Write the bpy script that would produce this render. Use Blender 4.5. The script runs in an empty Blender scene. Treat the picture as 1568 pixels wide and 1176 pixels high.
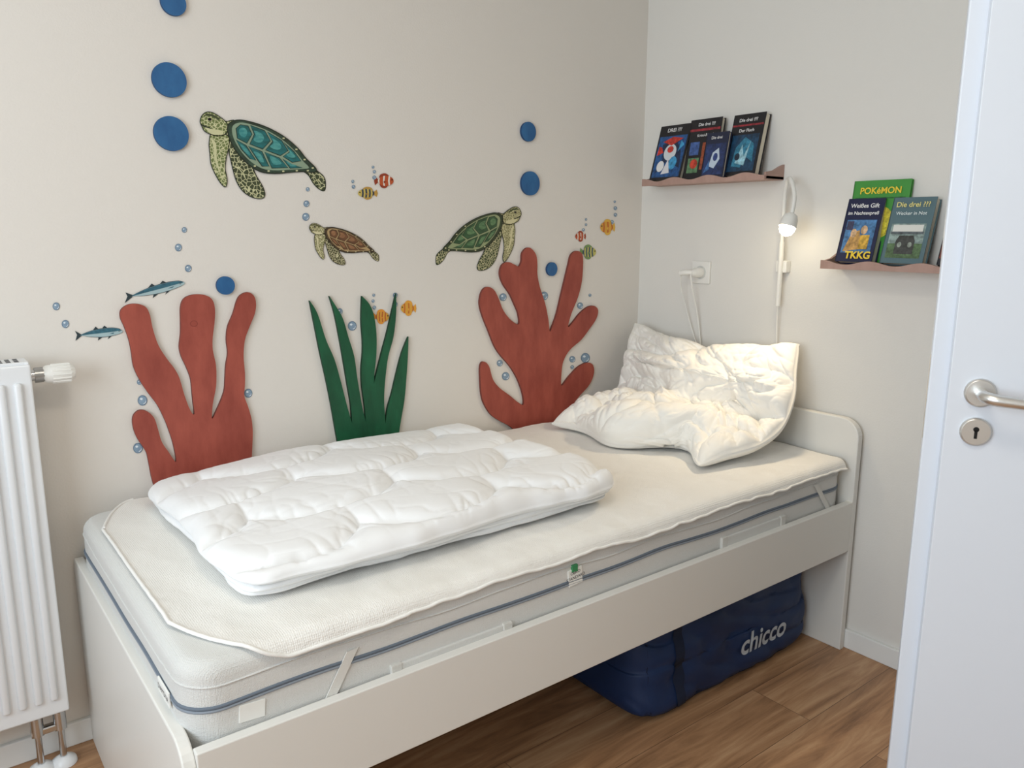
import bpy, bmesh, math, random
from mathutils import Vector, Matrix, noise
from mathutils.geometry import tessellate_polygon
random.seed(4)
S=bpy.context.scene
S.view_settings.view_transform='Standard'
S.view_settings.look='None'
# ------------------------------------------------------------------ camera
CAM=Vector((-2.3454,-2.1964,1.3445)); YAW,PIT,ROLL,FPX=0.911,0.1918,0.0042,1205.2
Fv=Vector((math.cos(YAW)*math.cos(PIT),math.sin(YAW)*math.cos(PIT),-math.sin(PIT)))
R0=Vector((math.sin(YAW),-math.cos(YAW),0))
D0=Vector((-math.sin(PIT)*math.cos(YAW),-math.sin(PIT)*math.sin(YAW),-math.cos(PIT)))
Xc=R0*math.cos(ROLL)-D0*math.sin(ROLL); Dc=R0*math.sin(ROLL)+D0*math.cos(ROLL)
cd=bpy.data.cameras.new('camera'); cam=bpy.data.objects.new('camera',cd); S.collection.objects.link(cam)
cd.sensor_width=36; cd.lens=FPX/1568*36; cd.clip_start=0.02
cam.matrix_world=Matrix(((Xc.x,-Dc.x,-Fv.x,CAM.x),(Xc.y,-Dc.y,-Fv.y,CAM.y),(Xc.z,-Dc.z,-Fv.z,CAM.z),(0,0,0,1)))
S.camera=cam
# survey helper: intersects a photo measurement with a real plane of the room
def on(ax,val,u,v):
    d=Fv*FPX+Xc*(u-784)+Dc*(v-588)
    t=(val-CAM[ax])/d[ax]
    return CAM+d*t
def mw(u,v): # mural wall coordinates (x,z)
    p=on(1,0,u,v); return (p.x,p.z)
# ------------------------------------------------------------------ materials
def lin(c):
    return tuple(((x/255)/12.92 if x/255<=0.04045 else ((x/255+0.055)/1.055)**2.4) for x in c)+(1,)
MC={}
def mat(name,col,rough=.5,metal=0,bump=None,var=None,sheen=0,emit=0,coat=0,trans=0):
    if name in MC: return MC[name]
    m=bpy.data.materials.new(name); m.use_nodes=True; nt=m.node_tree; b=nt.nodes['Principled BSDF']
    b.inputs['Base Color'].default_value=lin(col); b.inputs['Roughness'].default_value=rough; b.inputs['Metallic'].default_value=metal
    if sheen: b.inputs['Sheen Weight'].default_value=sheen
    if coat: b.inputs['Coat Weight'].default_value=coat
    if trans: b.inputs['Transmission Weight'].default_value=trans
    if emit: b.inputs['Emission Color'].default_value=lin(col); b.inputs['Emission Strength'].default_value=emit
    tc=nt.nodes.new('ShaderNodeTexCoord')
    if bump:
        n=nt.nodes.new('ShaderNodeTexNoise'); n.inputs['Scale'].default_value=bump[0]; n.inputs['Detail'].default_value=4
        nt.links.new(tc.outputs['Object'],n.inputs['Vector'])
        bp=nt.nodes.new('ShaderNodeBump'); bp.inputs['Strength'].default_value=bump[1]; bp.inputs['Distance'].default_value=bump[2] if len(bump)>2 else .002
        nt.links.new(n.outputs['Fac'],bp.inputs['Height']); nt.links.new(bp.outputs['Normal'],b.inputs['Normal'])
    if var:
        n=nt.nodes.new('ShaderNodeTexNoise'); n.inputs['Scale'].default_value=var[0]; n.inputs['Detail'].default_value=6; n.inputs['Roughness'].default_value=.65
        mp=nt.nodes.new('ShaderNodeMapping'); mp.inputs['Scale'].default_value=var[2] if len(var)>2 else (1,1,1)
        nt.links.new(tc.outputs['Object'],mp.inputs['Vector']); nt.links.new(mp.outputs['Vector'],n.inputs['Vector'])
        r=nt.nodes.new('ShaderNodeValToRGB'); r.color_ramp.elements[0].position=.3; r.color_ramp.elements[1].position=.7
        r.color_ramp.elements[0].color=lin(var[1]); r.color_ramp.elements[1].color=lin(col)
        nt.links.new(n.outputs['Fac'],r.inputs['Fac']); nt.links.new(r.outputs['Color'],b.inputs['Base Color'])
    MC[name]=m; return m
def scales(name,dark,light,scale=95,width=.16):
    if name in MC: return MC[name]
    m=bpy.data.materials.new(name); m.use_nodes=True; nt=m.node_tree; b=nt.nodes['Principled BSDF']; b.inputs['Roughness'].default_value=.5
    tc=nt.nodes.new('ShaderNodeTexCoord'); v=nt.nodes.new('ShaderNodeTexVoronoi'); v.feature='DISTANCE_TO_EDGE'; v.inputs['Scale'].default_value=scale
    nt.links.new(tc.outputs['Object'],v.inputs['Vector'])
    r=nt.nodes.new('ShaderNodeValToRGB'); r.color_ramp.elements[0].color=lin(light); r.color_ramp.elements[0].position=width*.45
    r.color_ramp.elements[1].color=lin(dark); r.color_ramp.elements[1].position=width
    nt.links.new(v.outputs['Distance'],r.inputs['Fac']); nt.links.new(r.outputs['Color'],b.inputs['Base Color'])
    MC[name]=m; return m
def wood_floor():
    m=bpy.data.materials.new('oak_plank_floor'); m.use_nodes=True; nt=m.node_tree; b=nt.nodes['Principled BSDF']; b.inputs['Roughness'].default_value=.42
    tc=nt.nodes.new('ShaderNodeTexCoord')
    br=nt.nodes.new('ShaderNodeTexBrick'); br.offset=.37; br.inputs['Scale'].default_value=1; br.inputs['Brick Width'].default_value=1.25; br.inputs['Row Height'].default_value=.19
    br.inputs['Mortar Size'].default_value=.0008; br.inputs['Mortar'].default_value=lin((70,45,28)); br.inputs['Color1'].default_value=(0.35,0.35,.35,1); br.inputs['Color2'].default_value=(.9,.9,.9,1)
    nt.links.new(tc.outputs['Object'],br.inputs['Vector'])
    mp=nt.nodes.new('ShaderNodeMapping'); mp.inputs['Scale'].default_value=(1.8,20,1)
    nt.links.new(tc.outputs['Object'],mp.inputs['Vector'])
    add=nt.nodes.new('ShaderNodeVectorMath'); add.operation='MULTIPLY_ADD'
    nt.links.new(br.outputs['Color'],add.inputs[0]); add.inputs[1].default_value=(9,9,9); nt.links.new(mp.outputs['Vector'],add.inputs[2])
    n=nt.nodes.new('ShaderNodeTexNoise'); n.inputs['Scale'].default_value=1.0; n.inputs['Detail'].default_value=9; n.inputs['Roughness'].default_value=.66; n.inputs['Distortion'].default_value=.8
    nt.links.new(add.outputs['Vector'],n.inputs['Vector'])
    r=nt.nodes.new('ShaderNodeValToRGB'); e=r.color_ramp.elements
    e[0].position=.27; e[0].color=lin((116,82,56)); e[1].position=.72; e[1].color=lin((214,174,134))
    x=e.new(.5); x.color=lin((180,136,98))
    nt.links.new(n.outputs['Fac'],r.inputs['Fac'])
    mx=nt.nodes.new('ShaderNodeMixRGB'); mx.blend_type='MULTIPLY'; mx.inputs['Fac'].default_value=.15
    nt.links.new(r.outputs['Color'],mx.inputs[1]); nt.links.new(br.outputs['Color'],mx.inputs[2])
    mo=nt.nodes.new('ShaderNodeMixRGB'); nt.links.new(br.outputs['Fac'],mo.inputs['Fac']); nt.links.new(mx.outputs['Color'],mo.inputs[1]); mo.inputs[2].default_value=lin((90,64,44))
    nt.links.new(mo.outputs['Color'],b.inputs['Base Color'])
    bp=nt.nodes.new('ShaderNodeBump'); bp.inputs['Strength'].default_value=.15; bp.inputs['Distance'].default_value=.002
    nt.links.new(n.outputs['Fac'],bp.inputs['Height']); nt.links.new(bp.outputs['Normal'],b.inputs['Normal'])
    return m
def weave(name,col,scale,strength,rough=.9):
    m=mat(name,col,rough,sheen=.2); nt=m.node_tree; b=nt.nodes['Principled BSDF']
    tc=nt.nodes.new('ShaderNodeTexCoord'); v=nt.nodes.new('ShaderNodeTexVoronoi'); v.inputs['Scale'].default_value=scale; v.inputs['Randomness'].default_value=.35
    nt.links.new(tc.outputs['Object'],v.inputs['Vector'])
    bp=nt.nodes.new('ShaderNodeBump'); bp.inputs['Strength'].default_value=strength; bp.inputs['Distance'].default_value=.002
    nt.links.new(v.outputs['Distance'],bp.inputs['Height']); nt.links.new(bp.outputs['Normal'],b.inputs['Normal'])
    return m
# ------------------------------------------------------------------ builder
class B:
    def __init__(s,name): s.n=name; s.v=[]; s.f=[]; s.mi=[]; s.sm=[]; s.mats=[]
    def raw(s,vs,fs,m,smooth=False):
        if m not in s.mats: s.mats.append(m)
        k=s.mats.index(m); o=len(s.v); s.v+= [tuple(v) for v in vs]
        for f in fs: s.f.append([i+o for i in f]); s.mi.append(k); s.sm.append(smooth)
    def bm(s,bm,m,smooth=False):
        bm.verts.ensure_lookup_table(); bm.verts.index_update()
        s.raw([v.co.copy() for v in bm.verts],[[v.index for v in f.verts] for f in bm.faces],m,smooth); bm.free()
    def box(s,a,b,m,bev=0,seg=2,M=None,smooth=False):
        bm=bmesh.new(); bmesh.ops.create_cube(bm,size=1)
        for v in bm.verts: v.co=Vector([(a[i]+b[i])/2+v.co[i]*(b[i]-a[i]) for i in range(3)])
        if bev: bmesh.ops.bevel(bm,geom=bm.edges[:],offset=bev,segments=seg,profile=.5,affect='EDGES')
        if M: bmesh.ops.transform(bm,matrix=M,verts=bm.verts)
        s.bm(bm,m,smooth)
    def tube(s,path,r,m,n=14,caps=True):
        path=[Vector(p) for p in path]; N=len(path); rs=r if isinstance(r,(list,tuple)) else [r]*N
        vs=[];fs=[];prev=None
        for i,p in enumerate(path):
            t=(path[min(i+1,N-1)]-path[max(i-1,0)])
            if t.length<1e-9: t=Vector((0,0,1))
            t.normalize()
            if prev is None:
                a=Vector((0,0,1)) if abs(t.z)<.9 else Vector((1,0,0)); x=t.cross(a).normalized()
            else: x=(prev-t*prev.dot(t)).normalized()
            prev=x; y=t.cross(x)
            for k in range(n):
                an=2*math.pi*k/n; vs.append(p+(x*math.cos(an)+y*math.sin(an))*rs[i])
        for i in range(N-1):
            for k in range(n): fs.append([i*n+k,i*n+(k+1)%n,(i+1)*n+(k+1)%n,(i+1)*n+k])
        s.raw(vs,fs,m,True)
        if caps: s.raw(vs[:n],[list(range(n))],m); s.raw(vs[-n:],[list(range(n))],m)
    def plate(s,poly,fn,h0,h1,m,sides=True,mside=None):
        tr=tessellate_polygon([[Vector((a,b,0)) for a,b in poly]]); N=len(poly)
        s.raw([fn(a,b,h1) for a,b in poly],[list(t) for t in tr],m)
        if sides:
            s.raw([fn(a,b,h0) for a,b in poly],[list(t)[::-1] for t in tr],mside or m)
            vs=[fn(a,b,h0) for a,b in poly]+[fn(a,b,h1) for a,b in poly]
            s.raw(vs,[[i,(i+1)%N,(i+1)%N+N,i+N] for i in range(N)],mside or m)
    def text(s,txt,fn,size,m,h=0,bold=0,align='CENTER'):
        c=bpy.data.curves.new('t','FONT'); c.body=txt; c.size=size; c.align_x=align; c.offset=bold
        o=bpy.data.objects.new('t',c); S.collection.objects.link(o); dg=bpy.context.evaluated_depsgraph_get()
        me=bpy.data.meshes.new_from_object(o.evaluated_get(dg))
        s.raw([fn(v.co.x,v.co.y,h) for v in me.vertices],[list(p.vertices) for p in me.polygons],m)
        bpy.data.objects.remove(o); bpy.data.meshes.remove(me)
    def done(s,parent=None,recalc=True,origin=None):
        me=bpy.data.meshes.new(s.n); me.from_pydata(s.v,[],s.f)
        for m in s.mats: me.materials.append(m)
        me.polygons.foreach_set('material_index',s.mi); me.polygons.foreach_set('use_smooth',s.sm); me.update()
        if recalc:
            bm=bmesh.new(); bm.from_mesh(me); bmesh.ops.recalc_face_normals(bm,faces=bm.faces); bm.to_mesh(me); bm.free()
        o=bpy.data.objects.new(s.n,me); S.collection.objects.link(o)
        if parent: o.parent=parent
        return o
def catmull(pts,sharp=(),closed=True,k=5):
    N=len(pts); out=[]
    for i in range(N if closed else N-1):
        p1=Vector(pts[i]); p2=Vector(pts[(i+1)%N])
        p0=p1 if (i in sharp or (not closed and i==0)) else Vector(pts[i-1])
        j=(i+1)%N
        p3=p2 if (j in sharp or (not closed and j==N-1)) else Vector(pts[(i+2)%N])
        for q in range(k):
            t=q/k
            out.append(tuple(.5*((2*p1)+(p2-p0)*t+(2*p0-5*p1+4*p2-p3)*t*t+(3*p1-p0-3*p2+p3)*t**3)))
    if not closed: out.append(tuple(pts[-1]))
    return out
def nz(x,y,z=0,s=1): return noise.noise(Vector((x*s,y*s,z*s)))
def crease(x,y,z,p=5): return (1-min(1,abs(nz(x,y,z))*2.2))**p
# ------------------------------------------------------------------ room
wall_m=mat('painted_wall',(228,222,214),.85,bump=(180,.3,.0015))
wall_w=mat('painted_wall_head',(228,225,219),.85,bump=(180,.25,.0015))
white_m=mat('white_trim',(235,235,232),.4)
XL,YS,ZC=-3.7,-3.3,2.55
def room_box(n,a,b,m):
    q=B(n); q.box(a,b,m); return q.done()
room_box('wall_mural',(XL,0,0),(0.1,.1,ZC),wall_m)
room_box('wall_head',(0,YS,0),(.1,0,ZC),wall_w)
room_box('wall_back',(XL,YS-.1,0),(.1,YS,ZC),wall_m)
q=B('wall_window')
WY0,WY1,WZ0,WZ1=-2.7,-.7,.85,2.25
q.box((XL-.1,YS,0),(XL,.1,WZ0),wall_m); q.box((XL-.1,YS,WZ1),(XL,.1,ZC),wall_m)
q.box((XL-.1,YS,WZ0),(XL,WY0,WZ1),wall_m); q.box((XL-.1,WY1,WZ0),(XL,.1,WZ1),wall_m); q.done()
q=B('window_1')
for a,b in [((WY0,WZ0),(WY1,WZ0+.06)),((WY0,WZ1-.06),(WY1,WZ1)),((WY0,WZ0),(WY0+.06,WZ1)),((WY1-.06,WZ0),(WY1,WZ1)),((-1.73,WZ0),(-1.67,WZ1))]:
    q.box((XL-.08,a[0],a[1]),(XL-.02,b[0],b[1]),white_m,.004)
q.done()
room_box('ceiling',(XL-.1,YS-.1,ZC),(.1,.1,ZC+.1),mat('ceiling_paint',(240,238,232),.9))
room_box('floor',(XL-.1,YS-.1,-.1),(.1,.1,0),wood_floor())
q=B('baseboard_head'); q.box((-.014,-2.26,0),(0,-.002,.065),white_m,.003); q.done()
q=B('baseboard_mural'); q.box((XL,-.014,0),(-.016,0,.065),white_m,.003); q.done()
q=B('wall_partition'); q.box((-.44,-2.40,0),(0,-2.28,ZC),wall_w); q.done()
q=B('trim_door_frame'); q.box((-.47,-2.42,0),(-.44,-2.26,2.12),white_m,.004); q.done()
# ------------------------------------------------------------------ bed frame
bedm=mat('white_lacquer',(230,228,222),.38)
q=B('bed_frame')
def panel(x0,x1,ztop,rad):
    y0,y1=-.985,-.012
    P=[(y1,0),(y0,0)]
    for k in range(9):
        a=math.pi-k/8*math.pi/2; P.append((y0+rad+rad*math.cos(a),ztop-rad+rad*math.sin(a)))
    for k in range(5):
        a=math.pi/2-k/4*math.pi/2; P.append((y1-.02+.02*math.cos(a),ztop-.02+.02*math.sin(a)))
    bm=bmesh.new(); vs=[bm.verts.new((x0,a,b)) for a,b in P]; f=bm.faces.new(vs)
    e=bmesh.ops.extrude_face_region(bm,geom=[f]); bmesh.ops.translate(bm,vec=(x1-x0,0,0),verts=[v for v in e['geom'] if isinstance(v,bmesh.types.BMVert)])
    bm.normal_update()
    ed=[e for e in bm.edges if e.calc_length()>0 and len(e.link_faces)==2 and abs(e.link_faces[0].normal.dot(e.link_faces[1].normal))<.3 and abs(e.verts[0].co.x-e.verts[1].co.x)<1e-6]
    bmesh.ops.bevel(bm,geom=ed,offset=.003,segments=2,profile=.5,affect='EDGES')
    q.bm(bm,bedm)
panel(-.042,-.016,.772,.06)
panel(-2.072,-2.05,.522,.06)
q.box((-2.05,-.985,.344),(-.042,-.963,.508),bedm,.002)
q.box((-2.05,-.034,.344),(-.042,-.012,.508),bedm,.002)
slm=mat('slat_wood',(205,180,140),.6)
q.box((-2.05,-.963,.40),(-.042,-.94,.43),bedm); q.box((-2.05,-.057,.40),(-.042,-.034,.43),bedm)
for i in range(14):
    x=-1.98+i*.14; q.box((x,-.955,.43),(x+.07,-.042,.448),slm,.002)
q.done()
# ------------------------------------------------------------------ mattress
mfab=weave('mattress_mesh_fabric',(216,215,211),420,.6)
mtop=weave('mattress_cover_side',(208,206,200),300,.4)
pipe=mat('grey_piping',(104,114,126),.8); tag=mat('white_label',(240,240,235),.7); ink=mat('label_ink',(60,60,62),.7)
MX0,MX1,MY0,MY1,MZ0,MZ1=-2.055,-.05,-.958,-.04,.449,.642
q=B('mattress')
bm=bmesh.new(); bmesh.ops.create_cube(bm,size=1)
for v in bm.verts: v.co=Vector(((MX0+MX1)/2+v.co.x*(MX1-MX0),(MY0+MY1)/2+v.co.y*(MY1-MY0),(MZ0+MZ1)/2+v.co.z*(MZ1-MZ0)))
ve=[e for e in bm.edges if abs(e.verts[0].co.z-e.verts[1].co.z)>.1]
bmesh.ops.bevel(bm,geom=ve,offset=.065,segments=8,profile=.5,affect='EDGES')
he=[e for e in bm.edges if abs(e.verts[0].co.z-e.verts[1].co.z)<1e-5 and len(e.link_faces)==2 and any(abs(f.normal.z)>.5 or len(f.verts)>8 for f in e.link_faces)]
bmesh.ops.bevel(bm,geom=he,offset=.03,segments=5,profile=.5,affect='EDGES')
q.bm(bm,mfab,True)
def rrect(x0,x1,y0,y1,r,z,n=8):
    P=[]
    for cx,cy,a0 in [(x1-r,y1-r,0),(x0+r,y1-r,90),(x0+r,y0+r,180),(x1-r,y0+r,270)]:
        for k in range(n+1):
            a=math.radians(a0+90*k/n); P.append(Vector((cx+r*math.cos(a),cy+r*math.sin(a),z)))
    return P
def ringpath(z,amp,seed):
    ring=rrect(MX0,MX1,MY0,MY1,.065,z); out=[]
    for i in range(len(ring)):
        a=ring[i]; b=ring[(i+1)%len(ring)]; n=max(1,int((b-a).length/.03))
        for k in range(n):
            p=a.lerp(b,k/n); p.z+=amp*nz(p.x*5,p.y*5,seed); out.append(p)
    out.append(out[0]); return out
r2=ringpath(.563,.006,0)
q.tube(r2,.0034,pipe,8); q.tube([p+Vector((0,0,-.006)) for p in r2],.0032,mat('zipper_tape',(140,148,158),.8),8)
q.tube(ringpath(.597,.012,3),.0022,mfab,6)
def ftag(u,v,w,h,m,th=.002,ang=0,txt=None,y=None):
    p=on(1,y or MY0,u,v); Mx=Matrix.Translation(p)@Matrix.Rotation(ang,4,'Y')
    q.box((-w/2,-th,-h/2),(w/2,0.0,h/2),m,.0006,M=Mx)
    if txt:
        for k,t in enumerate(txt): q.text(t,lambda a,b,hh:Mx@Vector((a,-th-.0006,b+h*(.18-.3*k))),h*.27,ink)
ftag(386,1088,.045,.032,tag,ang=.08)
ftag(880,882,.042,.04,tag,.003,-.1,['OEKO','STANDARD'])
q.box((-.008,-.006,0),(.008,.0,.016),mat('label_green',(60,140,90),.6),M=Matrix.Translation(on(1,MY0,878,874)))
for (u0,v0,u1,v1) in [(605,1024,775,968),(1107,829,1196,800)]:
    a=on(1,MY0,u0,v0); b=on(1,MY0,u1,v1); zz=(a.z+b.z)/2
    q.box((a.x,MY0-.006,zz-.016),(b.x,MY0+.002,zz+.016),mfab,.003)
    for xx in (a.x,b.x): q.box((xx-.012,MY0-.008,zz-.018),(xx+.012,MY0+.002,zz+.018),mtop,.002)
str_m=mat('elastic_strap',(222,220,214),.8,bump=(500,.3))
for (u0,v0,u1,v1) in [(540,995,505,1072),(1250,742,1270,782)]:
    a=on(1,MY0-.004,u0,v0); b=on(1,MY0-.004,u1,v1)
    d=Vector((.011,0,0)); t=Vector((0,.002,0)); q.raw([a-d,a+d,b+d,b-d,a-d+t,a+d+t,b+d+t,b-d+t],[[0,1,2,3],[4,5,6,7],[0,3,7,4],[1,2,6,5]],str_m)
Mt=Matrix.Translation((MX0-.003,-.84,.552))@Matrix.Rotation(-math.pi/2,4,'Z')
q.box((-.035,-.003,-.014),(.035,0,.014),tag,.0005,M=Mt); q.text('DIAMONA',lambda a,b,h:Mt@Vector((a,-.0038,b-.005)),.014,ink)
q.done()
# ------------------------------------------------------------------ mattress protector
prot=weave('terry_protector',(240,237,231),260,.6); hem=mat('protector_hem',(242,240,235),.85,bump=(400,.3))
q=B('mattress_protector')
X0,X1=-2.03,-.065; NX,NY=320,90
def smax(x):
    t=min(1,max(0,(x-X0)/.16)); return -.79-.192*(1-(1-t)**2.2)-.010*nz(x*5,1.3)-.0028*nz(x*24,5)
def smin(x):
    t=min(1,max(0,(x-X0)/.12)); return -.22+.18*(1-(1-t)**2.2)
def sheet(x,s):
    edge=math.exp(-max(0,s+.955)/.05)
    z=MZ1+.008+.005*nz(x*6,s*6)+.002*nz(x*16,s*9)+.0012*nz(x*34,s*34)+edge*.002*nz(x*22,s*8,4)
    r=.03; ye=MY0-.007-.003*abs(nz(x*7,2.2))
    if s> ye+r: return Vector((x,s,z))
    a=(ye+r-s)/r
    if a<math.pi/2: return Vector((x,ye+r-r*math.sin(a),z-r+r*math.cos(a)))
    return Vector((x,ye-.003*nz(x*24,3)-.002,z-r-(a-math.pi/2)*r))
vs=[]
for i in range(NX+1):
    x=X0+(X1-X0)*i/NX; s0,s1=smin(x),smax(x)
    for j in range(NY+1):
        s=s0+(s1-s0)*(j/NY); vs.append(sheet(x,s))
fs=[[i*(NY+1)+j,(i+1)*(NY+1)+j,(i+1)*(NY+1)+j+1,i*(NY+1)+j+1] for i in range(NX) for j in range(NY)]
q.raw(vs,fs,prot,True)
edge=[vs[i*(NY+1)+NY] for i in range(NX,-1,-1)]+[vs[j] for j in range(NY,-1,-1)]+[vs[i*(NY+1)] for i in range(18)]
q.tube(edge,.0038,hem,8)
q.done()
# ------------------------------------------------------------------ duvet
duv=mat('duvet_cotton',(243,243,243),.75,sheen=.2,bump=(90,.12,.002))
def spacing(n,L,r):
    P=[i/n for i in range(n+1)]
    ex=[r/L*k for k in (.01,.03,.07,.13,.22,.35,.5,.7)]
    return sorted(set([0,1]+ex+[1-e for e in ex]+[t for t in P if r/L<t<1-r/L]))
def scallop(x,y):
    W,H=.36,.185; R=.222; best=9
    r0=math.floor(y/H)
    for r in range(r0+2,r0-4,-1):
        off=(r%2)*.5*W; cx=(math.floor((x-off)/W+.5))*W+off; cy=r*H-R*.55
        d=math.hypot(x-cx,y-cy)
        if d<R: return min(best,R-d)
        best=min(best,d-R)
    return best
def slab(q,cx,cy,a,b,z0,z1,m,amp,seed,nx=150,ny=110,r=.045,pw=9,wr=.004,warp=None):
    U=spacing(nx,2*a,r); V=spacing(ny,2*b,r); nu,nv=len(U),len(V); zc=(z0+z1)/2; hh=(z1-z0)/2
    top=[];bot=[]
    for u in U:
        for v in V:
            X=2*u-1;Y=2*v-1; m1=max(abs(X),abs(Y))
            k=m1/((abs(X)**pw+abs(Y)**pw)**(1/pw)) if m1>1e-6 else 1
            k=1+(k-1)*m1**2
            x=cx+X*k*a; y=cy+Y*k*b
            d=min((1-abs(X))*a,(1-abs(Y))*b); t=min(d/r,1); pr=math.sqrt(max(0,1-(1-t)**2))
            wx,wy=x+.022*nz(x*4,y*4,seed),y+.022*nz(x*4,y*4,seed+9)
            sd=scallop(wx+seed,wy+.1)
            puff=amp*(1-math.exp(-(sd/.020)))
            g=math.exp(-sd/.03)
            w=-wr*1.0*crease(wx*9,wy*5,seed,4)*(.15+g)-wr*1.0*crease(wx*22,wy*12,seed+3,3)*(.08+1.2*g)-wr*.9*crease(wx*8,wy*18,seed+13,4)*(.15+.9*g)
            low=.012*nz(x*3.2,y*3.2,seed+5)
            jx=.016*nz(x*5,y*5,seed+20)*(m1**4)+.004*nz(x*18,y*18,seed)*m1**4; jy=.016*nz(x*5,y*5,seed+30)*(m1**4)+.006*nz(x*16,y*16,seed+2)*m1**4
            p=Vector((x+jx,y+jy,zc+hh*pr+(puff+w+low)*pr))
            bb=Vector((x+jx,y+jy,max(z0,zc-hh*pr+(.002*nz(x*20,y*20))*pr)))
            if warp: p=warp(p); bb=warp(bb)
            top.append(p); bot.append(bb)
    vs=top+bot; N=len(top); fs=[]
    for i in range(nu-1):
        for j in range(nv-1):
            k=i*nv+j; fs.append([k,k+nv,k+nv+1,k+1]); fs.append([N+k,N+k+1,N+k+nv+1,N+k+nv])
    for i in range(nu-1):
        for j in (0,nv-1):
            k=i*nv+j; fs.append([k,k+nv,N+k+nv,N+k])
    for j in range(nv-1):
        for i in (0,nu-1):
            k=i*nv+j; fs.append([k,k+1,N+k+1,N+k])
    q.raw(vs,fs,m,True)
def dw(p):
    # layers flatten towards the open (foot) side and the wall side
    k=1-.15*max(0,min(1,(-1.55-p.x)/.35))-.16*max(0,min(1,(p.y+.42)/.3))
    return Vector((p.x,p.y,.656+(p.z-.656)*k))
q=B('folded_duvet')
slab(q,-1.420,-.462,.482,.352,.658,.680,duv,.0,2.1,80,50,.02,16,.002,dw)
slab(q,-1.416,-.464,.490,.360,.674,.698,duv,.0,3.1,80,50,.02,16,.002,dw)
slab(q,-1.417,-.468,.498,.380,.688,.727,duv,.024,0.35,300,220,.042,12,.0052,dw)
q.done()
# ------------------------------------------------------------------ pillow
q=B('pillow')
pil=mat('pillow_cotton',(244,241,234),.75,sheen=.2,bump=(90,.12,.002))
prof=[(-.565,.672),(-.46,.695),(-.35,.71),(-.245,.75),(-.175,.83),(-.135,.905),(-.080,.988)]
pc=catmull(prof,closed=False,k=20)
def pcurve(t):
    f=max(0,min(1,t))*(len(pc)-1); i=min(int(f),len(pc)-2); return Vector(pc[i]).lerp(Vector(pc[i+1]),f-i)
NU,NV=240,240
def sn(a): return max(0.0,math.sin(a))
def pcen(u,v):
    c=pcurve(v); x,z=c.x,c.y
    x+=(1-v)**2*(.12*math.exp(-((u-.74)/.15)**2))+.03*(1-v)**2*math.sin(u*9)
    z-=.055*sn(math.pi*u)**1.2*v**3
    x+=.02*math.sin(u*7+1)*v
    y0=-.085+.04*v**2-.035*sn(math.pi*v)-.045*(1-v)**3
    y1=-.755-.015*v-.070*sn(math.pi*min(1,v*1.02))-.02*(1-v)**3
    y=y0+(y1-y0)*u
    return Vector((x,y,z))
top=[];bot=[]
for i in range(NU+1):
    for j in range(NV+1):
        u=.5-.5*math.cos(math.pi*i/NU); u=.5*u+.5*i/NU; v=.5-.5*math.cos(math.pi*j/NV); v=.5*v+.5*j/NV
        P=pcen(u,v); e=1e-3; eu=-e if u>.5 else e; ev=-e if v>.5 else e
        N=((pcen(u+eu,v)-P)/eu).cross((pcen(u,v+ev)-P)/ev).normalized()
        if N.z<0 and v<.5 : N=-N
        if v>=.5 and N.x>0: N=-N
        d=min(u,1-u)*.72; d2=min(v,1-v)*.66
        t=math.sqrt(max(0,1-(1-min(1,d/.17))**2))**.8*math.sqrt(max(0,1-(1-min(1,d2/.17))**2))**.8
        x,y=u*.72,v*.66
        wx=x+.035*nz(x*5,y*5,1); wy=y+.035*nz(x*5,y*5,4)
        # big diagonal folds where the pillow bends up, finer puckers over them
        fold=-.034*crease(wx*2.8+wy*2.0,wy*5.5-wx*2.6,2.2,3)-.016*crease(wx*7-wy*3,wy*9+wx*5,5.1,3)
        fine=-.006*crease(wx*15,wy*22,7.3,3)-.0035*crease(wx*34,wy*26,9.2,3)
        sd=abs(((wx+wy*.75)*5)%1-.5)/5; q1=-.011*math.exp(-sd/.008)
        bend=math.exp(-((v-.50)/.12)**2); mid=-.030*bend*abs(math.sin(u*9+3*nz(x*5,y*5)))
        lump=.026*nz(x*5.0,y*5.0,11)
        h=.100*t+(fold+fine+q1+mid+lump)*min(1,t*1.4)
        hb=.05*t
        a=P+N*h; b=P-N*hb
        for p in (a,b):
            p.z=max(p.z,.660)
            if p.z<.785: p.x=min(p.x,-.048)
            else: p.x=min(p.x,-.02)
            p.y=min(p.y,-.006)
        top.append(a);bot.append(b)
N=len(top);fs=[];nv=NV+1
for i in range(NU):
    for j in range(NV):
        k=i*nv+j; fs.append([k,k+nv,k+nv+1,k+1]); fs.append([N+k,N+k+1,N+k+nv+1,N+k+nv])
for i in range(NU):
    for j in (0,NV):
        k=i*nv+j; fs.append([k,k+nv,N+k+nv,N+k])
for j in range(NV):
    for i in (0,NU):
        k=i*nv+j; fs.append([k,k+1,N+k+1,N+k])
q.raw(top+bot,fs,pil,True)
q.done()
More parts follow.
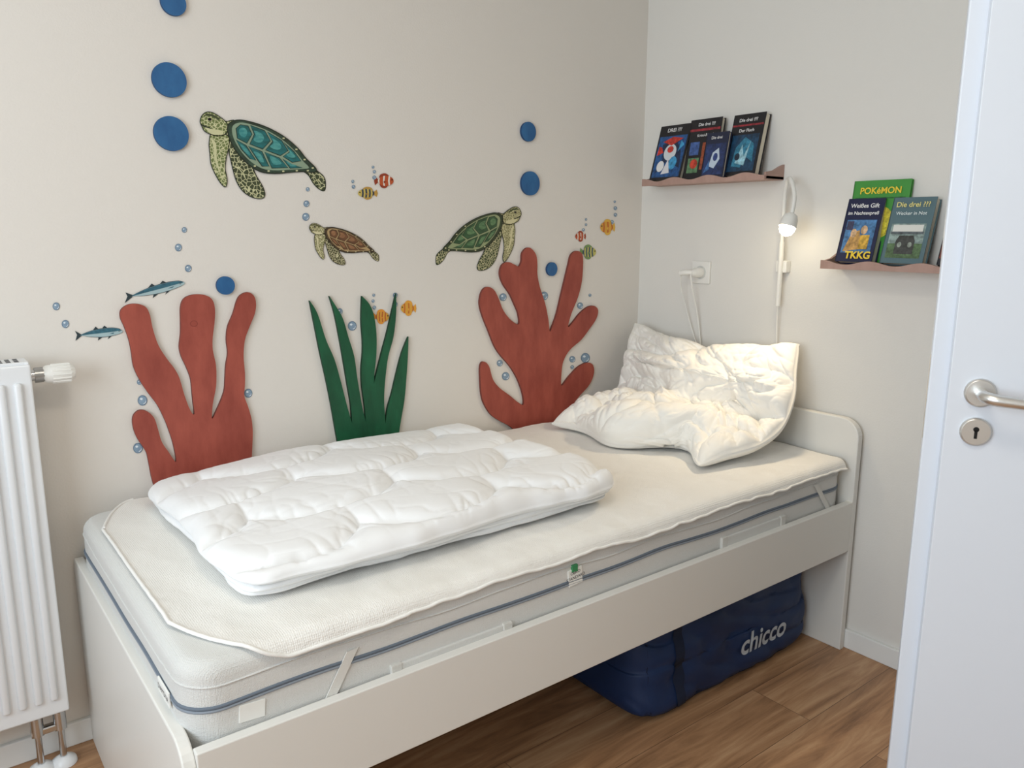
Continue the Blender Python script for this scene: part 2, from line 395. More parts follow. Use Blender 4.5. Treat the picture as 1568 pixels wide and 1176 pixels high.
# ------------------------------------------------------------------ mural cutouts
coral=mat('painted_coral_wood',(174,86,70),.6,var=(16,(142,62,50),(1,1,.35)),bump=(50,.25))
coral_e=mat('coral_edge',(120,56,46),.7)
green=mat('painted_seagrass_wood',(24,98,64),.5,var=(16,(10,70,44),(1,1,.35)),bump=(50,.25))
green_e=mat('seagrass_edge',(8,56,34),.7)
blue=mat('painted_blue_wood',(48,108,160),.5,var=(16,(32,86,136),(1,1,.5)),bump=(50,.2)); blue_e=mat('blue_edge',(24,66,110),.7)
def wallfn(a,b,h):
    x,z=mw(a,b); return Vector((x,-h,z))
CL=[(243,765),(232,735),(226,705),(222,690),(210,672),(203,655),(202,638),(210,628),(222,628),(234,638),(240,655),(246,675),(256,690),(268,706),(264,680),(256,655),(250,640),(240,620),(225,600),(212,580),(203,560),(200,540),(196,520),(189,500),(183,486),(184,474),(195,466),(210,465),(222,470),(228,482),(231,497),(236,515),(243,532),(255,550),(265,563),(273,578),(281,605),(290,628),(296,633),(294,615),(292,595),(290,578),(283,560),(276,545),(273,530),(275,510),(275,490),(275,470),(280,457),(293,451),(310,451),(322,457),(327,470),(327,490),(324,515),(324,535),(329,560),(329,590),(324,618),(323,640),(331,625),(341,600),(343,580),(344,560),(347,540),(345,520),(347,500),(355,480),(361,460),(367,451),(378,447),(387,453),(390,465),(388,480),(380,500),(373,520),(371,545),(373,570),(373,590),(372,605),(378,622),(383,640),(385,660),(384,690),(382,720),(380,740),(378,800),(250,800)]
CR=[(792,690),(790,665),(778,652),(765,645),(750,635),(740,620),(735,605),(733,580),(733,560),(738,553),(746,560),(752,580),(762,593),(778,605),(790,615),(799,619),(798,603),(790,580),(778,560),(765,545),(755,530),(745,505),(737,485),(732,465),(735,447),(743,439),(753,443),(760,455),(768,475),(780,490),(792,496),(791,480),(785,465),(778,450),(768,435),(763,420),(766,406),(775,401),(785,405),(792,408),(796,400),(797,388),(803,380),(810,380),(818,390),(820,405),(820,420),(824,440),(832,465),(837,490),(839,507),(843,500),(850,480),(856,455),(862,430),(868,405),(872,390),(880,384),(888,388),(890,400),(888,430),(882,455),(872,480),(867,500),(874,494),(885,480),(897,470),(907,468),(913,475),(910,488),(900,503),(887,520),(870,535),(860,552),(857,570),(857,590),(868,577),(882,562),(895,555),(904,557),(907,567),(904,580),(897,592),(886,604),(875,618),(867,635),(862,655),(860,690)]
def ell(cx,cy,a,b,n=20): return [(cx+a*math.cos(2*math.pi*k/n),cy+b*math.sin(2*math.pi*k/n)) for k in range(n)]
knot=mat('wood_knot',(136,58,48),.6); knot2=mat('wood_knot_ring',(156,72,58),.6)
for P in (CL,CR):
    q=B('coral_cutout'); q.plate(catmull(P,sharp=(0,len(P)-1),k=4),wallfn,0.001,.011,coral,mside=coral_e)
    if P is CL:
        q.plate(ell(295,495,6,5),wallfn,0,.0113,knot,sides=False); q.plate(ell(295,495,4.6,3.8),wallfn,0,.0116,knot2,sides=False)
    q.done()
G=[(523,692,1),(517,685),(512,660),(505,620),(497,580),(488,540),(480,500),(472,460,1),(484,480),(497,520),(510,550),(520,585),(529,620),(537,648,1),(535,620),(530,590),(525,560),(518,520),(510,480),(502,453,1),(513,470),(523,488),(531,515),(540,545),(545,580),(552,620),(558,646,1),(556,620),(552,590),(551,565),(553,540),(553,520),(551,490),(552,453,1),(563,465),(570,482),(574,510),(574,540),(571,570),(570,587,1),(575,568),(582,540),(590,510),(597,480),(604,449,1),(604,480),(600,515),(592,545),(588,575),(586,600),(586,620),(588,648,1),(591,625),(598,600),(605,570),(613,540),(623,515,1),(622,545),(620,575),(617,610),(612,640),(608,668),(604,730,1),(526,730,1)]
q=B('seagrass_cutout'); q.plate(catmull([g[:2] for g in G],sharp=tuple(i for i,g in enumerate(G) if len(g)>2),k=4),wallfn,.001,.011,green,mside=green_e); q.done()
for (u,v,rv) in [(264,5,20),(258,123,26.5),(261,205,26.5),(807,202,15),(810,281,18.5),(344,437,14),(843,412,10.5)]:
    c=mw(u,v); t=mw(u,v-rv); r=abs(t[1]-c[1])
    q=B('blue_disc'); P=[(c[0]+r*math.cos(2*math.pi*k/48),c[1]+r*math.sin(2*math.pi*k/48)) for k in range(48)]
    q.plate(P,lambda a,b,h:Vector((a,-h,b)),.001,.010,blue,mside=blue_e); q.done()
# ------------------------------------------------------------------ decals
def flat(q,P,l,m,fn=None):
    q.plate(P,fn or wallfn,0,.0009+.0005*l,m,sides=False)
def turtle(T,pal,sc):
    q=B('turtle_decal')
    sk=scales('turtle_skin_'+pal['n'],pal['skin'],pal['gap'],sc,.09); out=mat('turtle_outline_'+pal['n'],pal['out'],.6)
    skl=scales('turtle_skin_light_'+pal['n'],pal['skin2'],pal['gap'],sc*1.2,.12)
    rim=mat('turtle_rim_'+pal['n'],pal['rim'],.5,var=(60,pal['out'])); scu=mat('turtle_scute_'+pal['n'],pal['sc1'],.4,var=(28,pal['sc2'],(1,1,3)))
    lin_=mat('turtle_seam_'+pal['n'],pal['seam'],.5); cr=mat('turtle_cream_'+pal['n'],pal['gap'],.5); eye=mat('turtle_eye',(12,12,10),.2)
    hi=mat('turtle_scute_light_'+pal['n'],pal['hi'],.4,var=(50,pal['sc1'],(1,1,3)))
    def f(P,l,m,grow=0,sm=True,sharp=()):
        if sm: P=catmull(P,sharp=sharp,k=4)
        if grow:
            N=len(P); R=[]
            A=sum(P[i][0]*P[(i+1)%N][1]-P[(i+1)%N][0]*P[i][1] for i in range(N)); sg=1 if A>0 else -1
            for i in range(N):
                tx=P[(i+1)%N][0]-P[i-1][0]; ty=P[(i+1)%N][1]-P[i-1][1]; L=math.hypot(tx,ty) or 1
                R.append((P[i][0]+sg*ty/L*grow,P[i][1]-sg*tx/L*grow))
            P=R
        flat(q,[T(a,b) for a,b in P],l,m)
    rear=[(460,258),(472,268),(480,281),(488,289),(496,292),(498,283),(496,272),(488,264),(474,256)]
    fl1=[(325,203),(320,218),(321,235),(323,252),(330,268),(338,281),(345,286),(347,275),(344,258),(346,240),(350,222),(348,208)]
    fl2=[(344,208),(350,232),(356,258),(362,278),(372,293),(386,302),(400,304),(405,298),(401,285),(392,270),(386,256),(380,244),(366,222)]
    neck=[(330,178),(345,186),(360,186),(362,215),(350,225),(336,212),(324,206)]
    head=[(306,186),(309,177),(316,172),(325,173),(335,179),(345,187),(349,197),(343,206),(333,208),(323,206),(313,201),(309,194)]
    shell=[(348,192),(362,184),(384,187),(410,196),(435,210),(455,227),(468,243),(483,258),(480,264),(463,263),(445,264),(420,266),(397,263),(377,250),(360,231),(350,211)]
    for P,m,l in ((rear,sk,1),(neck,skl,1),(fl2,sk,3),(fl1,skl,4),(head,skl,5)):
        f(P,l,out,.9); f(P,l+1,m,-.5)
    f([(322,212),(326,225),(328,245),(336,266),(341,276),(336,262),(331,240),(330,220)],6,cr,0)
    f(shell,7,out,.6); f(shell,8,rim,-1.2)
    inner=[(355,194),(366,188),(384,191),(408,200),(431,214),(450,231),(462,246),(472,257),(460,259),(443,260),(420,261),(400,258),(381,246),(366,229),(356,210)]
    f(inner,9,lin_)
    for P in ([(360,197),(367,191),(379,193),(385,206),(377,220),(362,212)],[(382,192),(404,200),(413,216),(401,229),(381,221),(388,206)],[(408,202),(430,215),(440,231),(428,239),(405,230),(416,217)],[(433,218),(449,232),(460,247),(446,249),(432,240),(443,232)],
              [(360,214),(376,223),(391,246),(381,243),(368,229)],[(379,224),(400,232),(411,255),(400,255),(394,247)],[(404,233),(427,242),(440,257),(415,258)],[(431,243),(446,252),(462,257),(443,258)]):
        f(P,10,out,.3,False); f(P,11,scu,-.9,False)
        cx=sum(a for a,b in P)/len(P); cy=sum(b for a,b in P)/len(P)
        f([(cx+(a-cx)*.5-1,cy+(b-cy)*.5-1) for a,b in P],12,hi,0)
    for i in range(4,13):
        a,b=shell[i]; a2,b2=inner[min(i,len(inner)-1)]; x,y=(a+a2)/2,(b+b2)/2
        f([(x-1.6,y-1),(x+1.6,y-1.2),(x+1.8,y+1),(x-1.4,y+1.2)],10,cr,0,False)
    f([(307,190),(314,193),(322,196),(322,197.5),(313,195),(307,192)],8,out,0,False)
    f([(314,196),(325,198),(338,200),(341,205),(333,207),(322,205)],7,cr,0)
    f(ell(320,183,3.4,2.9,12),8,cr,0,False); f(ell(320,183,2.9,2.4,12),9,eye,0,False)
    f([(309,180),(316,174),(326,176),(336,182),(334,184),(325,179),(316,177)],8,mat('turtle_crown_'+pal['n'],pal['skin'],.5),0,False)
    q.done()
g=dict(n='green',skin=(62,70,44),skin2=(110,122,70),gap=(206,204,160),out=(34,42,30),rim=(60,84,66),sc1=(40,124,128),sc2=(28,76,70),seam=(140,160,136),hi=(96,168,160))
turtle(lambda a,b:(a,b),g,95)
g2=dict(n='brown',skin=(78,76,46),skin2=(122,120,76),gap=(212,204,164),out=(48,38,26),rim=(98,78,50),sc1=(124,84,56),sc2=(84,58,40),seam=(180,152,108),hi=(164,120,84))
turtle(lambda a,b:(473+(a-306)*.557,342+(b-172)*.482),g2,150)
g3=dict(n='olive',skin=(66,76,44),skin2=(128,124,80),gap=(212,204,160),out=(36,42,26),rim=(66,80,50),sc1=(62,100,64),sc2=(40,68,42),seam=(150,160,118),hi=(116,150,104))
turtle(lambda a,b:(797-(a-306)*.677,317+(b-172)*.735),g3,125)
def fish(cx,cy,w,h,s,body,stripe,fin,n=3,ang=0):
    q=B('fish_decal'); bm_=mat('fish_'+'_'.join(map(str,body)),body,.5); st=mat('fish_'+'_'.join(map(str,stripe)),stripe,.5); fi=mat('fish_'+'_'.join(map(str,fin)),fin,.5)
    ca,sa=math.cos(ang),math.sin(ang)
    def T(P): return [(cx+s*(x*ca-y*sa),cy+(x*sa+y*ca)) for x,y in P]
    a,b=w*.38,h*.36
    flat(q,T([(a*.75,0),(w*.5,-h*.3),(w*.55,0),(w*.5,h*.3)]),1,fi)
    flat(q,T(catmull([(-a*.5,-b*.7),(0,-h*.52),(a*.7,-h*.42),(a*.85,0),(a*.6,h*.42),(0,h*.5),(-a*.4,b*.6)],k=3)),2,fi)
    flat(q,T(ell(0,0,a,b)),3,bm_)
    for k in range(n):
        x=-a*.55+k*(a*1.3/max(1,n-1)); x1=x+a*.2
        y0=b*math.sqrt(max(0,1-(x/a)**2))*.98; y1=b*math.sqrt(max(0,1-(min(x1,a)/a)**2))*.98
        flat(q,T([(x,-y0),(x1,-y1),(x1+a*.06,0),(x1,y1),(x,y0),(x+a*.06,0)]),4,st)
    flat(q,T(ell(-a*.78,-b*.2,a*.09,b*.14,8)),5,mat('fish_eye',(10,10,10),.3))
    flat(q,T([(-a*.1,b*.1),(a*.3,b*.0),(a*.25,b*.5)]),5,fi)
    q.done()
OR,YE,WH,BK=(190,84,42),(220,164,64),(232,226,214),(40,36,34)
fish(590,277,32,22,-1,OR,WH,(150,60,32),3); fish(560,296,33,19,1,(206,182,96),(46,58,76),(190,148,70),4)
fish(887,362,18,16,1,OR,WH,(160,64,32),3); fish(928,348,25,24,1,YE,(196,100,40),(228,180,70),3); fish(902,386,27,22,-1,(196,188,104),(60,86,100),(120,150,90),4)
fish(585,485,27,22,-1,YE,(186,98,44),(226,150,54),4); fish(623,472,26,23,1,YE,(200,110,44),(230,164,60),3)
def mackerel(x0,y0,x1,y1,hh):
    q=B('fish_decal'); dk=mat('mackerel_back',(64,120,138),.4,var=(90,(34,74,92))); lt=mat('mackerel_belly',(168,192,196),.35); ol=mat('mackerel_outline',(40,56,62),.5)
    L=math.hypot(x1-x0,y1-y0); dx,dy=(x1-x0)/L,(y1-y0)/L
    def T(P): return [(x0+a*L*dx+b*hh*dy, y0+a*L*dy+b*hh) for a,b in P]
    bod=[(.12,0),(.25,-.35),(.45,-.62),(.7,-.68),(.88,-.5),(.97,-.15),(1,.05),(.95,.3),(.8,.5),(.6,.58),(.35,.4),(.2,.15)]
    flat(q,T([(.15,-.05),(.0,-.75),(.05,-.1),(.03,.8),(.15,.12)]),1,ol)
    for P in ([(.36,-.45),(.42,-1.1),(.5,-.6)],[(.55,-.6),(.6,-1.15),(.68,-.66)],[(.5,.5),(.5,1.1),(.6,.55)],[(.72,.5),(.7,1.05),(.8,.45)]): flat(q,T(P),1,ol)
    flat(q,T(catmull([(a,b*1.12) for a,b in bod],k=3)),2,ol); flat(q,T(catmull(bod,k=3)),3,lt)
    up=[(.12,0),(.25,-.33),(.45,-.6),(.7,-.66),(.88,-.48),(.97,-.15),(.85,-.1),(.7,-.05),(.5,-.02),(.3,.0)]
    flat(q,T(catmull(up,k=3)),4,dk); flat(q,T(ell(.92,-.08,.013,.13,8)),5,ol); flat(q,T(ell(.92,-.08,.007,.06,8)),6,lt)
    flat(q,T([(.82,.05),(.72,.2),(.8,.25)]),5,dk); q.done()
mackerel(190,456,283,433,11); mackerel(114,514,188,507,10)
q=B('bubble_decals'); b1=mat('bubble_rim',(104,128,150),.4); b2=mat('bubble_body',(150,172,190),.35,var=(120,(122,146,170))); b3=mat('bubble_glint',(226,234,240),.3)
for (u,v,r) in [(471,290,3.2),(469,312,5),(468,332,6),(282,352,4.3),(273,379,5.8),(288,411,5.5),(86,469,6),(100,496,6.2),(540,278,2.5),(541,286,3),(571,256,2.3),(573,263,2.6),(573,272,3.2),(520,477,5),(539,499,7.3),(605,452,4),(605,466,4),(572,452,2.4),(571,461,2.6),(573,471,3),(897,336,2),(897,344,2),(893,352,2.4),(941,309,2),(942,319,3),(942,329,3),(937,340,3),(770,455,6),(833,453,6.5),(888,468,5),(903,452,2.5),(765,556,5),(774,576,6.3),(876,550,5),(896,548,7.6),(876,562,3),(213,585,4),(218,613,8),(211,686,8),(380,602,6.8)]:
    flat(q,ell(u,v,r*.92,r),1,b1); flat(q,ell(u,v,r*.78,r*.84),2,b2); flat(q,ell(u-r*.25,v-r*.3,r*.28,r*.22,10),3,b3)
    flat(q,[(u+r*.1,v+r*.6),(u+r*.5,v+r*.35),(u+r*.6,v+r*.0),(u+r*.7,v+r*.1),(u+r*.58,v+r*.5),(u+r*.2,v+r*.72)],3,b3)
q.done()
# ------------------------------------------------------------------ shelves and books
shm=mat('rose_painted_wood',(180,148,136),.55,var=(5,(164,132,120),(1,4,1)))
def shelf(y0,z,w=.53,d=.1):
    q=B('wall_shelf'); y1=y0-w
    q.box((-d,y1,z),(-.001,y0,z+.012),shm,.002)
    P=[(y0,z-.002)]+[(y0-w*k/60, z+.018+.006*math.cos(k/60*2*math.pi*3.5)) for k in range(61)]+[(y1,z-.002)]
    q.plate(P,lambda a,b,h:Vector((-h,a,b)),d-.001,d+.009,shm)
    P=[(-.001,z),(-.001,z+.05),(-.02,z+.045),(-.06,z+.028),(-d,z+.022),(-d,z)]
    for yy in (y1,y0-.008): q.plate(P,lambda a,b,h:Vector((a,yy+h,b)),0,.008,shm)
    q.done(); return z+.012
s1=shelf(-.1,1.513); s2=shelf(-.85,1.238)
pages=mat('book_pages',(228,220,200),.8)
def col(c):
    if min(c)>185 or max(c)<50: return mat('print_%d_%d_%d'%c,c,.4)
    return mat('print_%d_%d_%d'%c,tuple(min(255,int(x*1.15+12)) for x in c),.4,var=(70,tuple(int(x*.62) for x in c)))
def book(ul,ur,vb,vt,zs,xb,cover,art,th=.02,xt=.0,z_off=0):
    y0=on(0,xb,ul,vb).y; y1=on(0,xb,ur,vb).y; w=y0-y1
    up_pt=on(0,-.045,ul,vt); h=(up_pt.z-zs)
    a=math.asin(min(.6,max(0,(-xb-th-.006-xt)/h))); h=h/math.cos(a)
    up=Vector((math.sin(a),0,math.cos(a))); ac=Vector((0,-1,0)); dp=Vector((math.cos(a),0,-math.sin(a)))
    O=Vector((xb,y0,zs+.001+th*math.sin(a)))
    fn=lambda s,t,hh:O+ac*s*w+up*t*h-dp*hh
    M=Matrix((( ac.x,up.x,dp.x,O.x),(ac.y,up.y,dp.y,O.y),(ac.z,up.z,dp.z,O.z),(0,0,0,1)))
    q=B('book'); cv=mat('cover_%d_%d_%d'%cover,cover,.35)
    q.box((0,0,0),(w,h,.002),cv,M=M); q.box((0,0,th-.002),(w,h,th),cv,M=M); q.box((0,0,0),(.003,h,th),cv,M=M); q.box((.002,.003,.002),(w-.004,h-.003,th-.002),pages,M=M)
    for it in art:
        if it[0]=='r': _,x0,y0_,x1,y1_,c,l=it; q.plate([(x0,y0_),(x1,y0_),(x1,y1_),(x0,y1_)],fn,0,.0004*l,col(c),sides=False)
        elif it[0]=='e': _,cx,cy,rx,ry,c,l=it; q.plate(ell(cx,cy,rx,ry),fn,0,.0004*l,col(c),sides=False)
        elif it[0]=='p': _,P,c,l=it; q.plate(P,fn,0,.0004*l,col(c),sides=False)
        elif it[0]=='t': _,tx,cx,cy,sz,c,bo=it; q.text(tx,lambda a,b,h_:O+ac*(cx*w+a)+up*(cy*h+b)-dp*.003,sz,mat('letters_%d_%d_%d'%c,c,.4),bold=bo)
    q.done()
KB=(22,22,28)
book(994,1040,270,198,s1,-.082,KB,[('r',.05,.05,.95,.8,(30,80,140),1),('t','DREI ???',.5,.87,.020,(235,235,235),.0002),('p',[(.1,.1),(.45,.35),(.9,.2),(.85,.5),(.6,.75),(.2,.65),(.3,.4)],(20,36,70),2),('e',.5,.5,.2,.15,(210,215,220),3),('e',.66,.3,.13,.12,(60,150,200),4),('e',.28,.25,.12,.1,(230,230,230),4),('e',.5,.55,.1,.06,(190,50,40),5),('p',[(.2,.7),(.5,.62),(.85,.74),(.5,.78)],(190,50,40),4),('p',[(.35,.1),(.5,.38),(.62,.12)],(220,220,225),5),('p',[(.08,.45),(.28,.5),(.2,.6),(.1,.62)],(190,50,40),4),('p',[(.75,.5),(.92,.62),(.8,.7)],(60,150,200),4)])
book(1045,1092,268,188,s1,-.074,KB,[('r',.02,.80,.98,.84,(150,40,50),1),('t','Die drei ???',.55,.88,.016,(235,235,235),.0002),('t','Krimi-Rätsel',.55,.70,.014,(230,230,230),.0001),('r',.1,.1,.45,.35,(90,130,90),2),('r',.1,.4,.4,.62,(60,90,150),2),('r',.5,.15,.9,.6,(150,70,40),2),('e',.3,.25,.12,.08,(200,60,40),3)],.02,.012)
book(1072,1106,267,209,s1,-.098,(26,34,60),[('r',.06,.06,.94,.75,(30,48,96),1),('t','Die drei',.5,.85,.014,(235,235,235),.0001),('p',[(.3,.25),(.4,.55),(.65,.65),(.75,.4),(.55,.2)],(190,205,220),2),('e',.55,.45,.1,.09,(40,60,120),3),('p',[(.1,.1),(.35,.18),(.3,.4)],(60,110,170),3)],.014,.05)
book(1107,1155,267,182,s1,-.08,KB,[('r',.02,.80,.98,.83,(150,40,50),1),('t','Die drei ???',.5,.87,.016,(235,235,235),.0002),('t','Der Fluch',.5,.70,.015,(235,235,235),.0002),('r',.08,.06,.92,.66,(20,58,88),1),('p',[(.2,.15),(.25,.45),(.5,.62),(.8,.5),(.85,.2),(.6,.3),(.5,.12)],(46,120,150),2),('p',[(.3,.2),(.45,.5),(.55,.3),(.7,.55),(.6,.15)],(150,196,210),3),('e',.35,.3,.08,.06,(20,40,60),4)],.028)
book(1290,1376,402,279,s2,-.05,(64,146,60),[('t','POKéMON',.5,.84,.026,(235,205,60),.0006),('r',.06,.78,.94,.795,(30,100,40),1),('e',.5,.5,.3,.2,(230,200,60),2)],.012)
book(1278,1334,400,310,s2,-.088,(22,28,66),[('t','Weißes Gift',.5,.85,.018,(240,240,240),.0002),('t','im Nachtexpreß',.5,.74,.0145,(240,240,240),.0002),('r',.1,.14,.9,.66,(70,120,170),1),('p',[(.15,.16),(.3,.45),(.5,.5),(.62,.2)],(196,150,84),2),('e',.35,.45,.08,.07,(215,175,135),3),('e',.62,.5,.09,.07,(215,175,135),3),('r',.55,.2,.8,.42,(210,166,60),3),('r',.12,.5,.3,.64,(60,60,90),2),('t','TKKG',.6,.05,.030,(240,205,60),.001)],.03)
book(1346,1412,401,308,s2,-.086,(86,112,120),[('t','Die drei ???',.5,.85,.021,(236,224,140),.0002),('t','Wecker in Not',.5,.73,.014,(225,235,235),.0001),('r',.1,.08,.9,.6,(140,160,156),1),('r',.1,.08,.9,.3,(84,112,74),2),('p',[(.28,.14),(.28,.34),(.34,.42),(.66,.42),(.72,.34),(.72,.14)],(60,62,60),3),('e',.38,.28,.05,.04,(150,160,150),4),('e',.62,.28,.05,.04,(150,160,150),4),('r',.15,.48,.85,.58,(222,222,216),3),('r',.12,.44,.88,.48,(90,100,104),3)],.028)
book(1434,1490,401,312,s2,-.084,(34,34,44),[('r',.03,.1,.9,.6,(130,66,52),1)],.025)
# ------------------------------------------------------------------ reading lamp, socket, cables
lw=mat('white_plastic',(236,234,228),.35)
p=on(0,0,1203,408); LY,LZ=p.y,p.z
q=B('reading_lamp')
q.box((-.028,LY-.02,LZ-.02),(0,LY+.02,LZ+.02),lw,.004)
q.tube([(-.03,LY,LZ-.13),(-.03,LY,LZ+.04),(-.031,LY,LZ+.08)],.0085,lw)
HX,HY,HZ=-.115,LY-.084,LZ+.165
neck=catmull([(-.031,LY,LZ+.07),(-.032,LY,LZ+.16),(-.038,LY-.004,LZ+.235),(-.060,LY-.026,LZ+.278),(-.090,LY-.060,LZ+.268),(-.112,HY-.004,LZ+.218),(HX,HY,HZ)],closed=False,k=8)
q.tube(neck,.0065,lw)
ax=Vector((-.35,.05,-1)).normalized(); h0=Vector((HX,HY,HZ+.005))
q.tube([h0,h0+ax*.006,h0+ax*.02,h0+ax*.045],[.009,.02,.025,.027],lw,28)
q.tube([h0+ax*.0455,h0+ax*.054,h0+ax*.064,h0+ax*.071,h0+ax*.074],[.024,.0235,.019,.010,.002],mat('warm_led_lens',(255,238,200),.4,emit=30),28)
q.done()
ld=bpy.data.lights.new('reading_bulb','SPOT'); ld.energy=8.5; ld.color=(1,.80,.53); ld.spot_size=math.radians(135); ld.spot_blend=1; ld.shadow_soft_size=.03
lo=bpy.data.objects.new('reading_bulb',ld); S.collection.objects.link(lo); lo.location=h0+ax*.11; lo.rotation_euler=Vector((-.65,.0,-1)).to_track_quat('-Z','Y').to_euler()
p=on(0,0,1075,417); SY,SZ=p.y,p.z
q=B('wall_socket')
q.box((-.009,SY-.041,SZ-.041),(0,SY+.041,SZ+.041),lw,.003)
q.tube([(-.008,SY,SZ),(-.0105,SY,SZ)],.024,mat('socket_recess',(205,205,200),.4),28)
q.tube([(-.009,SY,SZ),(-.035,SY,SZ),(-.05,SY+.008,SZ-.002)],[.019,.018,.010],lw,24)
q.tube([(-.045,SY+.008,SZ),(-.06,SY+.03,SZ),(-.062,SY+.05,SZ-.004)],[.008,.011,.009],lw,14)
q.done()
q=B('power_cable')
q.tube(catmull([(-.05,SY+.012,SZ),(-.045,SY+.005,SZ-.06),(-.02,SY-.005,SZ-.16),(-.015,SY-.02,SZ-.26),(-.018,SY-.03,SZ-.33),(-.012,SY-.05,SZ-.42),(-.012,SY-.1,SZ-.5)],closed=False,k=8),.0028,lw,8)
q.tube(catmull([(-.06,SY+.048,SZ-.005),(-.045,SY+.058,SZ-.06),(-.02,SY+.045,SZ-.15),(-.015,SY+.01,SZ-.24),(-.012,SY-.03,SZ-.31),(-.010,SY-.08,SZ-.40),(-.012,SY-.2,SZ-.5)],closed=False,k=8),.002,lw,8)
q.tube(catmull([(-.03,LY,LZ-.132),(-.02,LY+.004,LZ-.2),(-.012,LY+.006,LZ-.3),(-.012,LY+.02,LZ-.38),(-.012,LY+.08,LZ-.47)],closed=False,k=8),.0028,lw,8)
q.done()
# ------------------------------------------------------------------ radiator
rm=mat('radiator_enamel',(232,234,236),.3); RX=-2.128; chrome=mat('chrome',(200,200,200),.2,1.0); dark=mat('radiator_slot',(60,60,60),.6)
q=B('radiator')
q.box((-3.1,-.118,.165),(RX,-.108,1.04),rm,.004); q.box((-3.1,-.04,.165),(RX,-.030,1.04),rm,.004)
q.box((-3.098,-.112,.18),(-3.09,-.036,1.045),rm,.002); q.box((RX-.01,-.112,.18),(RX-.002,-.036,1.045),rm,.002)
x=RX-.03
while x>-3.08:
    q.box((x-.0085,-.129,.205),(x+.0085,-.112,1.0),rm,.0065,3,smooth=True); x-=.0333
q.box((-3.098,-.110,1.036),(RX-.002,-.04,1.046),rm,.002)
x=RX-.02
while x>-3.08:
    for yy in (-.1,-.085,-.07,-.055): q.box((x-.009,yy-.003,1.0462),(x,yy+.003,1.0468),dark)
    x-=.016
q.box((-2.9,-.03,.3),(-2.87,-.002,.9),rm); q.box((-2.3,-.03,.3),(-2.27,-.002,.9),rm)
for xx in (RX-.07,RX-.02):
    q.tube([(xx,-.075,.18),(xx,-.075,.14)],.012,chrome); q.tube([(xx,-.075,.15),(xx,-.075,.10)],.016,chrome,6); q.tube([(xx,-.075,.12),(xx,-.075,.004)],.008,chrome)
    q.tube([(xx,-.075,.022),(xx,-.075,.012),(xx,-.075,0.001)],[.012,.028,.03],rm,24)
q.box((RX-.085,-.085,.10),(RX-.01,-.065,.12),chrome,.005)
zt=on(1,-.075,83,572).z
q.tube([(RX-.01,-.075,zt),(RX+.02,-.075,zt)],.013,chrome); q.tube([(RX+.01,-.075,zt),(RX+.03,-.075,zt)],.018,mat('brushed_nut',(170,170,170),.3,1),8)
q.tube([(RX+.028,-.075,zt),(RX+.034,-.075,zt),(RX+.05,-.075,zt),(RX+.085,-.075,zt),(RX+.094,-.075,zt)],[.017,.021,.0225,.021,.015],lw,28)
for k in range(14):
    a=2*math.pi*k/14; q.box((RX+.045,-.075+.0215*math.cos(a)-.002,zt+.0215*math.sin(a)-.002),(RX+.085,-.075+.0215*math.cos(a)+.002,zt+.0215*math.sin(a)+.002),lw,.001)
q.done()
# ------------------------------------------------------------------ travel bag
bagm=mat('navy_nylon',(22,52,98),.6,bump=(600,.3,.001),var=(5,(16,40,80))); q=B('travel_bag')
bm=bmesh.new(); bmesh.ops.create_cube(bm,size=2); bmesh.ops.subdivide_edges(bm,edges=bm.edges[:],cuts=36,use_grid_fill=True)
bx0,bx1,by0,by1,bh=-.885,-.05,-.905,-.40,.305
def bagp(c,off=0):
    n=8.0; r=(abs(c.x)**n+abs(c.y)**n+abs(c.z)**n)**(1/n); m=max(abs(c.x),abs(c.y),abs(c.z)); c=c*(m/r)
    x=(bx0+bx1)/2+c.x*((bx1-bx0)/2+off); y=(by0+by1)/2+c.y*((by1-by0)/2+off); z=bh/2+c.z*(bh/2+off)
    w=.012*nz(x*5,y*5,z*9)+.007*nz(x*12,y*12,z*20)-.014*crease(x*6+z*4,z*12,2,4)
    if c.z>0: z+=-.04*(1-abs(c.x)**2)*c.z*.5+w
    y+=w*(-1 if c.y<0 else 1)*.8+.03*(z/bh)*(1 if c.y<0 else 0)
    return Vector((x,y,max(.001,z)))
for v in bm.verts: v.co=bagp(v.co)
q.bm(bm,bagm,True)
strap=mat('navy_webbing',(14,30,58),.8)
P=[]
for k in range(81):
    a=2*math.pi*k/80; cx,cz=math.cos(a),math.sin(a); mm=max(abs(cx),abs(cz)); P.append(bagp(Vector((cx/mm*.95,-.98,cz/mm*.95)),.002))
q.tube(P,.005,strap,8)
P=[bagp(Vector((-.93+1.86*k/50,-.6,1)),.002) for k in range(51)]; q.tube(P,.004,mat('zip_black',(15,15,18),.6),8)
for cx in (-.62,):
    vs=[]
    for k in range(25):
        zc=-.98+1.9*k/24
        for s in (-.045,.045): vs.append(bagp(Vector((cx+s,-1,zc)),.003))
    q.raw(vs,[[2*k,2*k+1,2*k+3,2*k+2] for k in range(24)],strap,True)
a=on(1,-.89,1165,985)
def bagy(x,z):
    # front-most surface depth around a spot so the print sits on top of the nylon
    return min(bagp(Vector((((x+dx)-(bx0+bx1)/2)/((bx1-bx0)/2),-1,(z+dz)/bh*2-1)),0).y for dx in (-.02,0,.02) for dz in (-.015,0,.015))
q.text('chicco',lambda x,y,h:Vector((a.x+x+y*.2,bagy(a.x+x,a.z+y)-.003,a.z+y)),.088,mat('logo_print',(190,198,206),.5),bold=.0018)
q.done()
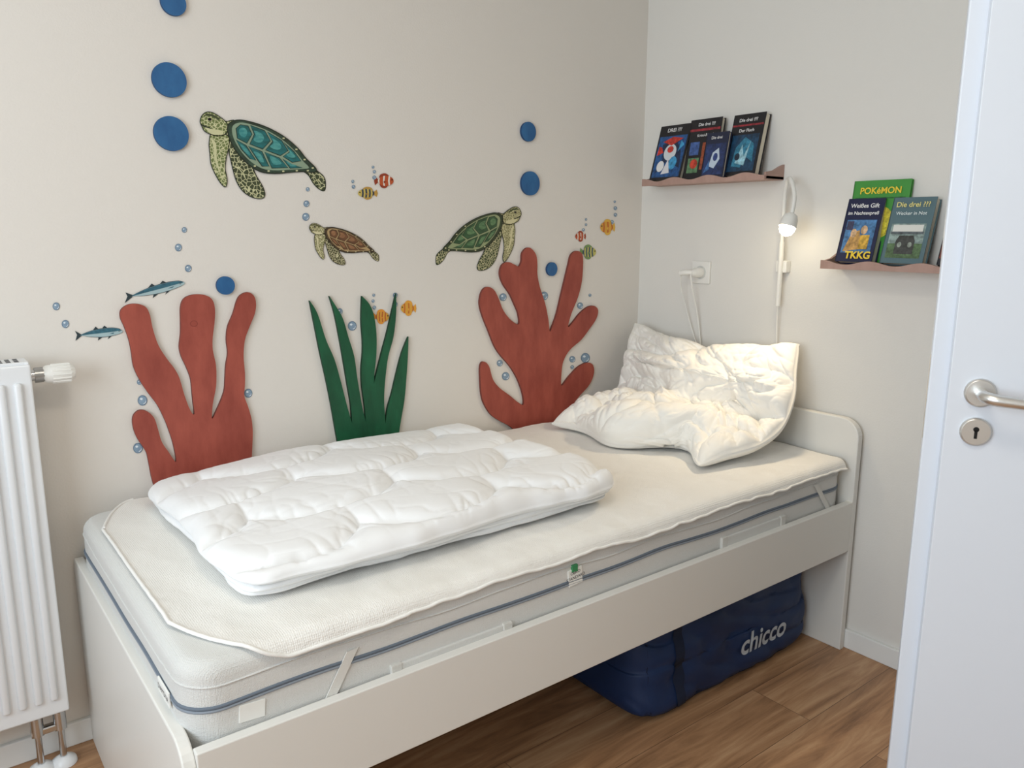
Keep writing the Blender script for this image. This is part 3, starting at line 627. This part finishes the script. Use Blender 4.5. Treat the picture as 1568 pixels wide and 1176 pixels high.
# ------------------------------------------------------------------ door
dm=mat('door_lacquer',(220,226,235),.35,bump=(30,.03)); steel=mat('brushed_steel',(220,219,216),.34,1.0)
H=Vector((-.825,-1.614,1.062)); a=math.radians(-59); d=Vector((math.cos(a),math.sin(a),0)); n=Vector((-abs(math.sin(a)),-math.cos(a),0))
O=H-d*.050; O.z=0
Md=Matrix(((d.x,n.x,0,O.x),(d.y,n.y,0,O.y),(0,0,1,0),(0,0,0,1)))
q=B('door_1')
q.box((0,-.027,.012),(.80,0,2.085),dm,.0015,M=Md); q.box((-.030,-.045,.01),(.812,-.0265,2.1),dm,.003,3,M=Md)
zh=H.z
def L(x,y,z): return Md@Vector((x,y,z))
q.tube([L(.05,0,zh),L(.05,.006,zh),L(.05,.008,zh)],[.026,.026,.023],steel,36)
kz=zh-.072
q.tube([L(.05,0,kz),L(.05,.006,kz),L(.05,.008,kz)],[.026,.026,.023],steel,36)
blk=mat('keyhole_black',(10,10,10),.8)
q.tube([L(.05,.0075,kz+.005),L(.05,.009,kz+.005)],.0048,blk,16); q.box((.0475,.0075,kz-.012),(.0525,.009,kz+.005),blk,M=Md)
q.tube([L(.05,.006,zh),L(.05,.035,zh),L(.052,.047,zh),L(.059,.054,zh-.001),L(.07,.056,zh-.003),L(.12,.056,zh-.007),L(.18,.054,zh-.010),L(.185,.052,zh-.010)],[.010,.010,.0105,.0105,.0105,.010,.010,.006],steel,20)
for hz in (.3,1.8): q.tube([L(.815,.0,hz),L(.815,.0,hz+.08)],.008,steel)
q.box((-.0290,-.040,zh-.10),(-.0305,-.03,zh+.06),steel,M=Md)
q.done()
# ------------------------------------------------------------------ lights
w=bpy.data.worlds.new('world'); S.world=w; w.use_nodes=True; w.node_tree.nodes['Background'].inputs[0].default_value=(.75,.87,1,1); w.node_tree.nodes['Background'].inputs[1].default_value=1.0
def area(n,loc,rot,sx,sy,e,c):
    l=bpy.data.lights.new(n,'AREA'); l.shape='RECTANGLE'; l.size=sx; l.size_y=sy; l.energy=e; l.color=c
    o=bpy.data.objects.new(n,l); S.collection.objects.link(o); o.location=loc; o.rotation_euler=rot; return o
area('window_daylight',(XL+.02,(WY0+WY1)/2,(WZ0+WZ1)/2),(0,math.radians(-90),0),1.3,1.9,42,(.80,.91,1))
q=B('ceiling_lamp'); q.tube([(-2.0,-1.7,ZC),(-2.0,-1.7,ZC-.05),(-2.0,-1.7,ZC-.07)],[.2,.2,.17],mat('opal_glass',(250,245,235),.4,emit=1.0),40); q.done()
o=area('ceiling_lamp_light',(-2.0,-1.7,ZC-.08),(0,0,0),.4,.4,8,(1,.88,.72)); o.data.shape='DISK'
